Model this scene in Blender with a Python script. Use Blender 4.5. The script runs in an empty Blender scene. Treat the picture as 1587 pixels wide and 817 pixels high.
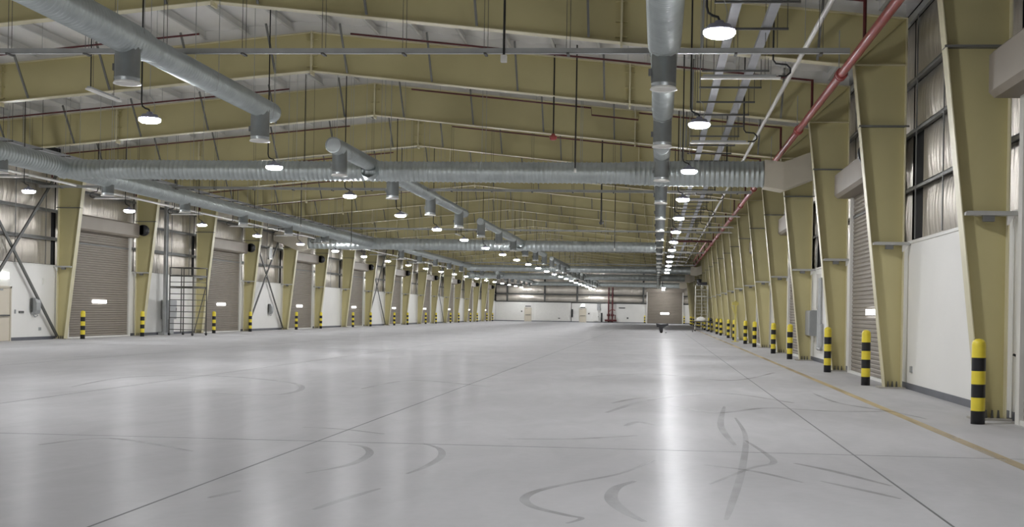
import bpy, math, random
from mathutils import Matrix, Vector
random.seed(7)
SC = bpy.context.scene
COL = SC.collection

# ------------------------------------------------------------------ camera
FPX, YAW, ROLL, PCX, PCY, CAMH = 1819.94, 0.0771, 0.0169, 85.64, 75.70, 1.5
cam_d = bpy.data.cameras.new('camera')
cam = bpy.data.objects.new('camera', cam_d)
COL.objects.link(cam)
cam_d.sensor_fit = 'HORIZONTAL'
cam_d.sensor_width = 36.0
cam_d.lens = FPX / 1587.0 * 36.0
cam_d.shift_x = -PCX / 1587.0
cam_d.shift_y = PCY / 1587.0
cam_d.clip_start, cam_d.clip_end = 0.05, 500
r0 = Vector((math.cos(YAW), math.sin(YAW), 0))
f0 = Vector((-math.sin(YAW), math.cos(YAW), 0))
u0 = Vector((0, 0, 1))
rr = r0 * math.cos(ROLL) + u0 * math.sin(ROLL)
uu = u0 * math.cos(ROLL) - r0 * math.sin(ROLL)
M = Matrix((rr, uu, -f0)).transposed().to_4x4()
M.translation = Vector((0, 0, CAMH))
cam.matrix_world = M
SC.camera = cam

# ------------------------------------------------------------------ light, exposure
LAMP = 230.0          # radiance of a high-bay lens
WINDOW = 5.0          # radiance of the lit slots in the doors
SC.view_settings.view_transform = 'Standard'
SC.view_settings.look = 'None'
SC.view_settings.exposure = 0.62
SC.view_settings.gamma = 1.0
SC.view_settings.use_curve_mapping = False
SC.cycles.use_denoising = True
SC.cycles.sample_clamp_indirect = 6.0
SC.cycles.max_bounces = 10
SC.cycles.diffuse_bounces = 6
SC.cycles.glossy_bounces = 4
SC.cycles.caustics_reflective = False
SC.cycles.caustics_refractive = False
w = bpy.data.worlds.new('world')
SC.world = w
w.use_nodes = True
w.node_tree.nodes['Background'].inputs[0].default_value = (.9, .95, 1, 1)
w.node_tree.nodes['Background'].inputs[1].default_value = 0.02

# ------------------------------------------------------------------ layout
L = 7.489
Y0 = 25.526
def fr(i): return Y0 + i * L
XC = -10.0                       # ridge line
XR, XLF = 5.17, -25.36           # outer column flanges
YN, YS = 183.0, -6.0             # end walls
def mir(x): return (XR + XLF) - x
def ztop(x): return 9.40 - .1005 * abs(x - XC)
def zbot(x): return 8.30 - .1011 * abs(x - XC)
def zroof(x): return ztop(x) + .38
ORD = ['nearest', 'second', 'third', 'fourth', 'fifth', 'sixth', 'seventh', 'eighth', 'ninth', 'tenth', 'eleventh', 'twelfth',
       'thirteenth', 'fourteenth', 'fifteenth', 'sixteenth', 'seventeenth', 'eighteenth', 'nineteenth', 'twentieth',
       'twenty-first', 'twenty-second', 'twenty-third', 'twenty-fourth', 'twenty-fifth', 'twenty-sixth']

# ------------------------------------------------------------------ materials
def mat(name, col, rough=.5, metal=0., spec=.5, bump=None, var=None, emis=None):
    m = bpy.data.materials.new(name)
    m.use_nodes = True
    nt = m.node_tree
    b = nt.nodes['Principled BSDF']
    b.inputs['Base Color'].default_value = (*col, 1)
    b.inputs['Roughness'].default_value = rough
    b.inputs['Metallic'].default_value = metal
    b.inputs['Specular IOR Level'].default_value = spec
    if emis:
        b.inputs['Emission Color'].default_value = (*emis[0], 1)
        b.inputs['Emission Strength'].default_value = emis[1]
    tc = nt.nodes.new('ShaderNodeTexCoord')
    def noise(scale, detail=4):
        mp = nt.nodes.new('ShaderNodeMapping')
        mp.inputs['Scale'].default_value = scale
        nt.links.new(tc.outputs['Object'], mp.inputs['Vector'])
        n = nt.nodes.new('ShaderNodeTexNoise')
        n.inputs['Scale'].default_value = 1
        n.inputs['Detail'].default_value = detail
        nt.links.new(mp.outputs['Vector'], n.inputs['Vector'])
        return n
    if var:                      # (scale, amount): wear and dirt in the colour
        n = noise(var[0])
        rp = nt.nodes.new('ShaderNodeValToRGB')
        a = var[1]
        rp.color_ramp.elements[0].position = .3
        rp.color_ramp.elements[1].position = .7
        rp.color_ramp.elements[0].color = (*[c * (1 - a) for c in col], 1)
        rp.color_ramp.elements[1].color = (*[min(1, c * (1 + a)) for c in col], 1)
        nt.links.new(n.outputs['Fac'], rp.inputs['Fac'])
        nt.links.new(rp.outputs['Color'], b.inputs['Base Color'])
    if bump:                     # (scale, strength, distance)
        n = noise(bump[0])
        bp = nt.nodes.new('ShaderNodeBump')
        bp.inputs['Strength'].default_value = bump[1]
        bp.inputs['Distance'].default_value = bump[2]
        nt.links.new(n.outputs['Fac'], bp.inputs['Height'])
        nt.links.new(bp.outputs['Normal'], b.inputs['Normal'])
    return m

STEEL = mat('cream yellow painted steel', (.53, .475, .25), .45, var=((.6, .6, .6), .06))
STEEL_LIT = mat('cream yellow steel lit tone', (.68, .63, .43), .4, var=((2, 2, 2), .05))  # same frame steel, lighter: light on flanges and plates put into the colour
GALV = mat('galvanized sheet', (.50, .54, .54), .47, 1.0, var=((3, 3, 3), .08), bump=((9, 9, 9), .15, .01))
PURL = mat('pale coated purlin', (.66, .66, .64), .45, .1, var=((2, 2, 2), .05))
BRACE = mat('grey flange brace', (.17, .17, .16), .5, .3, var=((2, 2, 2), .1))
GROUT = mat('grout base', (.40, .38, .34), .7, var=((4, 4, 4), .1))
DRVR = mat('driver box grey', (.16, .16, .155), .45, var=((4, 4, 4), .1))
FIXT = mat('grey fixture sheet', (.50, .50, .48), .4, .3, var=((4, 4, 4), .05))
GIRT = mat('wall girt', (.20, .20, .195), .5, .3, var=((2, 2, 2), .1))
TRAY = mat('pale tray sheet', (.40, .41, .44), .45, .2, var=((3, 3, 3), .06))
GALVD = mat('galvanized steel dull', (.42, .43, .43), .5, .5, var=((3, 3, 3), .1))
DARKST = mat('dark grey steel', (.11, .11, .105), .5, .4, var=((3, 3, 3), .15))
FOIL = mat('silver foil insulation', (.60, .56, .50), .38, .75, var=((.8, .5, .7), .12), bump=((3, 6, .6), .9, .08))
FOILR = mat('silver roof foil', (.90, .89, .87), .5, .15, var=((.8, .5, .7), .06), bump=((2.5, 1.2, 3), .5, .06))
WHITE = mat('white wall panel', (.83, .82, .785), .5, var=((.5, .5, .5), .03))
OFFW = mat('off white plastic', (.78, .77, .73), .4, var=((5, 5, 5), .03))
STRIP = mat('pale closure sheet', (.80, .79, .76), .5, var=((1, 1, 1), .04))
SHUT = mat('taupe shutter', (.25, .218, .18), .5, .1, var=((1.2, 1.2, 3), .06))
HOOD = mat('taupe hood sheet', (.27, .235, .195), .5, .1, var=((1.2, 1.2, 1.2), .05))
BEIGE = mat('beige duct sheet', (.60, .55, .45), .5, var=((1.5, 1.5, 1.5), .05))
BLACK = mat('black rubber', (.012, .012, .013), .45, var=((8, 8, 8), .2))
BLK = mat('black paint', (.014, .014, .016), .4, var=((8, 8, 8), .2))
YEL = mat('safety yellow paint', (.88, .72, .06), .4, var=((6, 6, 6), .08))
RED = mat('red pipe paint', (.33, .055, .05), .35, var=((4, 4, 4), .1))
DRED = mat('dark red pipe paint', (.10, .014, .015), .4, var=((4, 4, 4), .1))
BASE = mat('grey skirting', (.12, .125, .145), .5, var=((2, 2, 2), .1))
DARKW = mat('dark wall backing', (.02, .02, .02), .9, var=((1, 1, 1), .2))  # near-black: shade in the foil gaps beside columns is put into the colour
GREYBOX = mat('grey enclosure paint', (.34, .35, .35), .4, var=((3, 3, 3), .05))
HOUS = mat('lamp housing', (.36, .36, .46), .4, .5, var=((8, 8, 8), .08))
LENS = mat('lamp lens', (.9, .9, .9), .3, emis=((.97, .98, 1.0), LAMP))
LIT = mat('lit slot', (.9, .9, .9), .3, emis=((1, 1, 1), WINDOW))
EXITM = mat('lit sign', (.8, .9, .8), .3, emis=((.95, 1, .95), 2.2))
YLINE = None

def floor_material():
    m = bpy.data.materials.new('sealed concrete floor')
    m.use_nodes = True
    nt = m.node_tree
    b = nt.nodes['Principled BSDF']
    tc = nt.nodes.new('ShaderNodeTexCoord')
    def noise(scale, detail=5, dist=0.):
        mp = nt.nodes.new('ShaderNodeMapping')
        mp.inputs['Scale'].default_value = scale
        nt.links.new(tc.outputs['Object'], mp.inputs['Vector'])
        n = nt.nodes.new('ShaderNodeTexNoise')
        n.inputs['Scale'].default_value = 1
        n.inputs['Detail'].default_value = detail
        n.inputs['Distortion'].default_value = dist
        nt.links.new(mp.outputs['Vector'], n.inputs['Vector'])
        return n
    n1 = noise((.35, .22, 1), 6, .6)
    n2 = noise((1.6, .55, 1), 6, 1.2)
    n3 = noise((9, 9, 1), 3)
    mx = nt.nodes.new('ShaderNodeMix'); mx.data_type = 'FLOAT'; mx.inputs[0].default_value = .5
    nt.links.new(n1.outputs['Fac'], mx.inputs[2]); nt.links.new(n2.outputs['Fac'], mx.inputs[3])
    my = nt.nodes.new('ShaderNodeMix'); my.data_type = 'FLOAT'; my.inputs[0].default_value = .15
    nt.links.new(mx.outputs[0], my.inputs[2]); nt.links.new(n3.outputs['Fac'], my.inputs[3])
    rp = nt.nodes.new('ShaderNodeValToRGB')
    rp.color_ramp.elements[0].position = .25
    rp.color_ramp.elements[1].position = .75
    rp.color_ramp.elements[0].color = (.435, .43, .432, 1)
    rp.color_ramp.elements[1].color = (.555, .548, .555, 1)
    nt.links.new(my.outputs[0], rp.inputs['Fac'])
    nt.links.new(rp.outputs['Color'], b.inputs['Base Color'])
    r2 = nt.nodes.new('ShaderNodeMapRange')
    r2.inputs['To Min'].default_value = .2
    r2.inputs['To Max'].default_value = .3
    nt.links.new(n2.outputs['Fac'], r2.inputs['Value'])
    # matt concrete under a thin worn sealer film
    b.inputs['Roughness'].default_value = .8
    b.inputs['Specular IOR Level'].default_value = 0.
    gl = nt.nodes.new('ShaderNodeBsdfGlossy')
    nt.links.new(r2.outputs['Result'], gl.inputs['Roughness'])
    ms = nt.nodes.new('ShaderNodeMixShader'); ms.inputs[0].default_value = .065
    nt.links.new(b.outputs[0], ms.inputs[1]); nt.links.new(gl.outputs[0], ms.inputs[2])
    nt.links.new(ms.outputs[0], nt.nodes['Material Output'].inputs['Surface'])
    bp = nt.nodes.new('ShaderNodeBump')
    bp.inputs['Strength'].default_value = .10
    bp.inputs['Distance'].default_value = .02
    nt.links.new(n2.outputs['Fac'], bp.inputs['Height'])
    nt.links.new(bp.outputs['Normal'], gl.inputs['Normal'])
    return m
FLOOR = floor_material()

def worn_mat(name, col, lo, hi, amax, scale=(2.2, .9, 1), rough=.4):
    """a worn film on the floor: noise decides where it is left"""
    m = mat(name, col, rough)
    nt = m.node_tree
    b = nt.nodes['Principled BSDF']
    tc = nt.nodes.new('ShaderNodeTexCoord')
    mp = nt.nodes.new('ShaderNodeMapping'); mp.inputs['Scale'].default_value = scale
    n = nt.nodes.new('ShaderNodeTexNoise'); n.inputs['Scale'].default_value = 1; n.inputs['Detail'].default_value = 6
    mr = nt.nodes.new('ShaderNodeMapRange')
    mr.inputs['From Min'].default_value = lo; mr.inputs['From Max'].default_value = hi
    mr.inputs['To Min'].default_value = amax * .35; mr.inputs['To Max'].default_value = amax
    nt.links.new(tc.outputs['Object'], mp.inputs['Vector']); nt.links.new(mp.outputs['Vector'], n.inputs['Vector'])
    nt.links.new(n.outputs['Fac'], mr.inputs['Value']); nt.links.new(mr.outputs['Result'], b.inputs['Alpha'])
    return m
SKID = worn_mat('tyre rubber film', (.19, .19, .185), .36, .6, .34)
YLINE = worn_mat('worn yellow line paint', (.82, .64, .34), .3, .65, .7, scale=(1.5, .25, 1))
JOINT = mat('floor joint sealant', (.12, .12, .12), .6, var=((1, 1, 1), .1))

# ------------------------------------------------------------------ mesh helpers
class MB:
    def __init__(s): s.v = []; s.f = []; s.m = []; s.sm = []
    def add(s, vs, fs, mi=0, smooth=False):
        o = len(s.v); s.v += [tuple(p) for p in vs]
        for f in fs:
            s.f.append([o + i for i in f]); s.m.append(mi); s.sm.append(smooth)
        return s
    def box(s, x0, x1, y0, y1, z0, z1, mi=0):
        x0, x1 = min(x0, x1), max(x0, x1); y0, y1 = min(y0, y1), max(y0, y1); z0, z1 = min(z0, z1), max(z0, z1)
        return s.add([(x0, y0, z0), (x1, y0, z0), (x1, y1, z0), (x0, y1, z0), (x0, y0, z1), (x1, y0, z1), (x1, y1, z1), (x0, y1, z1)],
                     [(0, 3, 2, 1), (4, 5, 6, 7), (0, 1, 5, 4), (1, 2, 6, 5), (2, 3, 7, 6), (3, 0, 4, 7)], mi)
    def prism(s, poly, y0, y1, mi=0):
        """polygon in XZ extruded along Y"""
        a = sum(poly[i][0] * poly[(i + 1) % len(poly)][1] - poly[(i + 1) % len(poly)][0] * poly[i][1] for i in range(len(poly)))
        if a < 0: poly = poly[::-1]
        n = len(poly)
        vs = [(x, y0, z) for x, z in poly] + [(x, y1, z) for x, z in poly]
        fs = [tuple(range(n)), tuple(range(2 * n - 1, n - 1, -1))]
        fs += [(i, i + n, (i + 1) % n + n, (i + 1) % n) for i in range(n)]
        return s.add(vs, fs, mi)
    def plate(s, p, q, t, y0, y1, mi=0):
        """plate whose edge runs p->q in XZ, thickness t to the left of p->q"""
        dx, dz = q[0] - p[0], q[1] - p[1]
        l = math.hypot(dx, dz); nx, nz = -dz / l * t, dx / l * t
        return s.prism([p, q, (q[0] + nx, q[1] + nz), (p[0] + nx, p[1] + nz)], y0, y1, mi)
    def bar(s, a, b, w, h, mi=0, up=(0, 0, 1)):
        a = Vector(a); b = Vector(b); d = (b - a).normalized(); u = Vector(up)
        if abs(d.dot(u)) > .95: u = Vector((0, 1, 0))
        r = d.cross(u).normalized() * w / 2; t = r.cross(d).normalized() * h / 2
        vs = [a - r - t, a + r - t, a + r + t, a - r + t, b - r - t, b + r - t, b + r + t, b - r + t]
        return s.add(vs, [(0, 1, 2, 3), (7, 6, 5, 4), (0, 4, 5, 1), (1, 5, 6, 2), (2, 6, 7, 3), (3, 7, 4, 0)], mi)
    def tube(s, pts, rad, n=8, mi=0, caps=True):
        pts = [Vector(p) for p in pts]
        rings = []
        u = None
        for i, p in enumerate(pts):
            d = (pts[min(i + 1, len(pts) - 1)] - pts[max(i - 1, 0)]).normalized()
            if u is None:
                u = d.orthogonal().normalized()
            else:
                u = (u - d * u.dot(d)).normalized()
            v = d.cross(u)
            rings.append([p + (u * math.cos(2 * math.pi * k / n) + v * math.sin(2 * math.pi * k / n)) * rad for k in range(n)])
        vs = [q for r in rings for q in r]
        fs = []
        for i in range(len(rings) - 1):
            for k in range(n):
                fs.append((i * n + k, i * n + (k + 1) % n, (i + 1) * n + (k + 1) % n, (i + 1) * n + k))
        s.add(vs, fs, mi, True)
        if caps:
            e = (len(rings) - 1) * n
            s.add(rings[0], [tuple(range(n - 1, -1, -1))], mi)
            s.add(rings[-1], [tuple(range(n))], mi)
        return s
    def lathe(s, prof, n=24, origin=(0, 0, 0), axis='Z', mi=0, smooth=True, band=None):
        """prof: list of (t, r) along the axis"""
        o = Vector(origin); vs = []
        for t, r in prof:
            for k in range(n):
                c, q = r * math.cos(2 * math.pi * k / n), r * math.sin(2 * math.pi * k / n)
                p = {'Z': (c, q, t), 'Y': (c, t, q), 'X': (t, c, q)}[axis]
                vs.append(o + Vector(p))
        base = len(s.v); s.v += [tuple(p) for p in vs]
        for i in range(len(prof) - 1):
            for k in range(n):
                a, b_, c, d = i * n + k, i * n + (k + 1) % n, (i + 1) * n + (k + 1) % n, (i + 1) * n + k
                f = (a, b_, c, d) if axis != 'Y' else (d, c, b_, a)
                s.f.append([base + j for j in f]); s.m.append(band(i) if band else mi); s.sm.append(smooth)
        return s
    def build(s, name, mats, parent=None, loc=None):
        me = bpy.data.meshes.new(name)
        me.from_pydata(s.v, [], s.f)
        if not isinstance(mats, (list, tuple)): mats = [mats]
        for m_ in mats: me.materials.append(m_)
        me.polygons.foreach_set('material_index', s.m)
        me.polygons.foreach_set('use_smooth', s.sm)
        me.update()
        o = bpy.data.objects.new(name, me)
        COL.objects.link(o)
        if parent: o.parent = parent
        if loc: o.location = loc
        return o

def tag(o, label=None, cat=None, group=None, kind=None):
    if label: o['label'] = label
    if cat: o['category'] = cat
    if group: o['group'] = group
    if kind: o['kind'] = kind
    return o
def empty(name, loc, label, cat, group=None, kind=None):
    o = bpy.data.objects.new(name, None)
    COL.objects.link(o); o.location = loc
    o.empty_display_size = .2
    return tag(o, label, cat, group, kind)
def copy_tree(o, parent=None):
    c = o.copy(); COL.objects.link(c)
    if parent: c.parent = parent
    for ch in list(o.children): copy_tree(ch, c)
    return c
def struct(o, label, cat): return tag(o, label, cat, None, 'structure')

# ================================================================== THE SETTING
# floor --------------------------------------------------------------
fl = MB().box(XLF - .3, XR + .35, YS, YN + .3, -.2, 0).build('floor', FLOOR)
struct(fl, 'pale grey sealed concrete floor of the whole warehouse', 'floor')
for x in (-3.80, 2.15, -9.75, -15.7, -21.65):
    MB().box(x - .010, x + .010, YS, YN, .0, .0012).build('floor_joint', JOINT, fl)
for y in (12.98, 42.9, 72.9, 102.8, 132.8):
    MB().box(XLF, XR, y - .008, y + .008, .0, .0011).build('floor_joint', JOINT, fl)
MB().box(3.66, 3.81, 4, 150, .0, .0014).build('floor_line', YLINE, fl)

def strip(pts, width, name, m, parent, z=.0016):
    """worn strip along a smooth path lying on the floor"""
    P = [Vector((x, y, 0)) for x, y in pts]
    Q = []
    for i in range(len(P) - 1):
        a, b, c, d = P[max(i - 1, 0)], P[i], P[i + 1], P[min(i + 2, len(P) - 1)]
        for k in range(8):
            t = k / 8
            Q.append(.5 * ((2 * b) + (c - a) * t + (2 * a - 5 * b + 4 * c - d) * t * t + (3 * b - a - 3 * c + d) * t ** 3))
    Q.append(P[-1])
    vs = []; n = len(Q)
    for i, q in enumerate(Q):
        d = (Q[min(i + 1, n - 1)] - Q[max(i - 1, 0)]).normalized()
        wd = width * (.35 + .65 * math.sin(math.pi * (i + .6) / (n + .2)))
        nn = Vector((-d.y, d.x, 0)) * wd / 2
        vs += [(q.x - nn.x, q.y - nn.y, z), (q.x + nn.x, q.y + nn.y, z)]
    mb = MB().add(vs, [(2 * i, 2 * i + 2, 2 * i + 3, 2 * i + 1) for i in range(n - 1)])
    return mb.build(name, m, parent)
TYRE = [(0.14, [(-3.39, 12.75), (-3.16, 12.55), (-2.96, 12.0), (-2.91, 11.33), (-2.98, 10.88), (-3.16, 10.44  )]),
        (0.13, [(-2.6, 13.0), (-2.34, 12.58), (-2.19, 11.89), (-2.19, 11.12), (-2.26, 10.57  )]),
        (0.12, [(-2.53, 8.56), (-2.43, 9.09), (-2.29, 9.67  )]),
        (0.12, [(-3.48, 8.94), (-3.37, 9.34  )]),
        (0.13, [(-0.01, 12.07), (-0.31, 11.02), (-0.72, 10.3), (-0.98, 9.78), (-1.04, 9.34), (-0.92, 8.96), (-0.65, 8.65), (-0.53, 8.53), (-0.62, 8.31  )]),
        (0.18, [(-0.18, 10.51), (-0.33, 10.09), (-0.35, 9.46), (-0.22, 8.86), (-0.07, 8.47  )]),
        (0.12, [(0.49, 11.78), (0.95, 11.39), (1.33, 10.71  )]),
        (0.12, [(1.07, 14.18), (1.2, 12.75), (1.19, 12.06), (0.94, 11.63), (0.48, 10.44  )]),
        (0.12, [(1.15, 17.28), (1.11, 14.75), (0.85, 11.61), (0.61, 9.4), (0.52, 8.64  )]),
        (0.14, [(1.41, 12.1), (1.72, 11.55), (2.1, 10.65  )]),
        (0.2, [(-0.74, 19.53), (-0.33, 20.78), (0.13, 21.17  )]),
        (0.2, [(-0.41, 15.64), (-0.25, 16.24), (-0.03, 15.83  )]),
        (0.2, [(0.33, 19.15), (0.91, 18.06), (1.81, 19.25), (2.79, 18.89), (3.87, 19.19  )]),
        (0.16, [(-1.73, 13.7), (-0.98, 13.87), (-0.22, 14.43  )]),
        (0.12, [(1.5, 10.84), (1.81, 10.31), (2.03, 9.9  )]),
        (0.15, [(1.11, 19.38), (0.87, 15.96), (0.91, 13.62  )]),
        (0.2, [(-10.54, 20.45), (-10.9, 23.55), (-9.52, 24.6), (-7.5, 23.19), (-6.59, 21.44), (-6.49, 19.72), (-7.61, 19.68  )]),
        (0.2, [(-5.51, 21.62), (-5.15, 24.53), (-3.27, 22.99  )]),
        (0.25, [(-1.76, 27.13), (-0.13, 29.25), (1.65, 27.09), (3.08, 31.22  )]),
        (0.25, [(-0.75, 17.64), (-0.08, 20.49), (1.26, 22.59), (2.36, 20.49  )]),
        (0.15, [(3.04, 23.16), (3.17, 20.7), (3.77, 18.98), (4.01, 17.78  )]),
        (0.12, [(-4.42, 14.43), (-3.84, 14.28), (-3.25, 13.87  )]),
        (0.15, [(-6.51, 11.96), (-6.09, 12.71), (-4.75, 11.77)])]
for k, (wd, pts) in enumerate(TYRE):
    strip(pts, wd * .62, 'tyre_mark', SKID, fl, .0016 + .00012 * k)

# roof ----------------------------------------------------------------
PUR = []                                     # purlin lines
d_ = .62
while XC + d_ < XR + .2:
    PUR.append(XC + d_); d_ += 1.27
d_ = .62
while XC - d_ > XLF - .2:
    PUR.append(XC - d_); d_ += 1.27
PUR.sort()
def roof_half(xs):
    mb = MB(); ys = []
    y = YS
    while y < YN + .3:
        ys.append(y); y += 1.07
    ys.append(YN + .3)
    rows = []
    for j, y in enumerate(ys):
        row = []
        for x in xs:
            near = min(abs(x - p) for p in PUR)
            sag = .085 * (min(1, near / .6)) ** 1.5
            row.append((x, y, zroof(x) - sag * (.75 + .5 * random.random())))
        rows.append(row)
    n = len(xs)
    mb.v = [p for r in rows for p in r]
    for j in range(len(ys) - 1):
        for i in range(n - 1):
            mb.f.append([j * n + i, (j + 1) * n + i, (j + 1) * n + i + 1, j * n + i + 1]); mb.m.append(0); mb.sm.append(True)
    return mb
NX = 96
ce = MB()
xs = [XLF - .3 + (XR + .6 - XLF) * k / (NX * 2) for k in range(NX * 2 + 1)]
half = roof_half(xs)
ce.v, ce.f, ce.m, ce.sm = half.v, half.f, half.m, half.sm
# outer roof sheet above the foil
ce.add([(XLF - .4, YS - .1, zroof(XLF - .4) + .14), (XC, YS - .1, zroof(XC) + .14), (XC, YN + .4, zroof(XC) + .14), (XLF - .4, YN + .4, zroof(XLF - .4) + .14)], [(0, 1, 2, 3)], 1)
ce.add([(XC, YS - .1, zroof(XC) + .14), (XR + .4, YS - .1, zroof(XR + .4) + .14), (XR + .4, YN + .4, zroof(XR + .4) + .14), (XC, YN + .4, zroof(XC) + .14)], [(0, 1, 2, 3)], 1)
ceil = struct(ce.build('ceiling', [FOILR, DARKW]), 'silver foil lined pitched roof of the warehouse', 'ceiling')
for x in PUR:
    s = .1 if x > XC else -.1
    z = ztop(x)
    mb = MB()
    z += .10
    mb.prism([(x - .006, z + .02), (x + .006, z + .02), (x + .006, z + .24), (x - .006, z + .24)], YS, YN)
    mb.prism([(x, z + .02), (x + .07, z + .02), (x + .07, z + .027), (x, z + .027)], YS, YN)
    mb.prism([(x, z + .233), (x - .07, z + .233), (x - .07, z + .24), (x, z + .24)], YS, YN)
    mb.build('purlin', PURL, ceil)
for i in range(-1, 21):
    y = fr(i)
    mb = MB()
    for xe in (XR, XLF):
        mb.prism([(XC, ztop(XC) + .03), (xe, ztop(xe) + .03), (xe, zroof(xe) - .02), (XC, zroof(XC) - .02)], y - .02, y + .02)
    mb.build('closure_strip', STRIP, ceil)

# side walls ------------------------------------------------------------
GZ = (4.22, 5.40, 6.47)
def foil_panel(side, y0, y1, z0, z1, n=18):
    sx = 1 if side == 'right' else -1
    x0 = XR + .21 if side == 'right' else XLF - .21
    mb = MB(); m = 7
    ph = random.random() * 9
    cols = []
    for j in range(n + 1):
        t = j / n; y = y0 + (y1 - y0) * t
        e = min(1, min(t, 1 - t) * 7)
        wob = .62 + .38 * math.sin(y * 3.1 + ph) * .6 + .25 * (random.random() - .5)
        cols.append([(x0 - sx * .10 * e * wob * math.sin(math.pi * k / m) ** .8 if 0 < k < m else x0, y, z0 + (z1 - z0) * k / m) for k in range(m + 1)])
    mb.v = [p for c in cols for p in c]
    for j in range(n):
        for k in range(m):
            q = [j * (m + 1) + k, (j + 1) * (m + 1) + k, (j + 1) * (m + 1) + k + 1, j * (m + 1) + k + 1]
            mb.f.append(q if side == 'left' else q[::-1]); mb.m.append(0); mb.sm.append(True)
    return mb
DOORS = {'right': [i for i in range(-2, 20, 2)], 'left': [i for i in range(1, 20, 2)]}
for side in ('right', 'left'):
    X = (lambda x: x) if side == 'right' else mir
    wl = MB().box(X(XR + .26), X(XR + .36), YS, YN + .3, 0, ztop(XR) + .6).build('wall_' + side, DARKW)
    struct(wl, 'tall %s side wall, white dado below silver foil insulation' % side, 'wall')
    for i in range(-2, 21):
        y0, y1 = fr(i) + .0, min(fr(i + 1), YN)
        if y1 - y0 < 1: continue
        MB().box(X(5.30), X(5.40), y0 + .012, y1 - .012, .13, 3.07).build('dado_panel', WHITE, wl)
        isdoor = i in DOORS[side]
        zs = (3.13,) + GZ + (7.85,)
        if not isdoor:
            for t in (.2, .55, .86):
                yy = y0 + (y1 - y0) * t
                MB().box(X(5.195), X(5.215), yy - .025, yy + .025, 3.13, 7.75).build('wall_strap', GIRT, wl)
        for k in range(4):
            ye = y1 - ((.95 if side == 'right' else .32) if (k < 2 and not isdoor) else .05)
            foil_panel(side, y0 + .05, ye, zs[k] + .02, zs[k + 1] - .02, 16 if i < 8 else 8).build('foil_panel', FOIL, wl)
    MB().box(X(5.285), X(5.40), YS, YN, .0, .13).build('skirting', BASE, wl)
    MB().box(X(5.27), X(5.40), YS, YN, 3.07, 3.13).build('dado_cap', OFFW, wl)
    for z in GZ:
        mb = MB().box(X(5.20), X(5.40), YS, YN, z - .012, z + .004)
        mb.box(X(5.20), X(5.215), YS, YN, z - .07, z + .004).box(X(5.36), X(5.375), YS, YN, z - .012, z + .09)
        mb.build('girt', GIRT, wl)
    mb = MB().box(X(5.19), X(5.38), YS, YN, 7.86, 7.9).box(X(5.19), X(5.21), YS, YN, 7.72, 7.9)
    mb.build('eave_beam', GALVD, wl)

# north end wall -----------------------------------------------------------
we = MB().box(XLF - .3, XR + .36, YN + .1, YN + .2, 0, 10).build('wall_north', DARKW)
struct(we, 'far end wall with white dado and shiny foil above', 'wall')
MB().box(XLF - .2, -13.55, YN - .02, YN + .1, .12, 3.05).build('dado_panel', WHITE, we)
MB().box(-13.45, XR + .2, YN - .01, YN + .1, .12, 2.95).build('dado_panel', WHITE, we)
MB().box(-25.1, -19.3, YN - .05, YN - .02, .25, 2.8).build('wall_sheet', OFFW, we)
MB().box(-19.1, -13.9, YN - .05, YN - .02, .25, 2.8).build('wall_sheet', OFFW, we)
MB().box(XLF - .2, XR + .3, YN - .03, YN + .1, 0, .12).build('skirting', BASE, we)
for (z0, z1) in ((3.15, 4.2), (4.36, 5.62), (5.8, 7.2), (7.3, 8.4)):
    mb = MB(); n = 60; cols = []
    for j in range(n + 1):
        x = XLF + (XR - XLF) * j / n
        for k in range(6):
            cols.append((x, YN + .08 - .16 * math.sin(math.pi * k / 5) * (.6 + .5 * random.random()), z0 + (z1 - z0) * k / 5))
    mb.v = cols
    for j in range(n):
        for k in range(5):
            mb.f.append([j * 6 + k, (j + 1) * 6 + k, (j + 1) * 6 + k + 1, j * 6 + k + 1]); mb.m.append(0); mb.sm.append(True)
    mb.build('foil_panel', FOIL, we)
for z in (3.08, 4.28, 5.70, 7.25):
    MB().box(XLF, XR, YN - .12, YN - .04, z - .07, z + .07).build('girt', DARKST, we)
for x in (-23.6, -17.7, -12.6, -2.3):
    MB().box(x - .13, x + .13, YN - .3, YN - .05, 3.1, 8.2).build('wall_post', DARKST, we)
ws = MB().box(XLF - .3, XR + .36, YS - .1, YS, 0, 10).build('wall_south', WHITE)
struct(ws, 'near end wall behind the viewpoint', 'wall')

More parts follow.
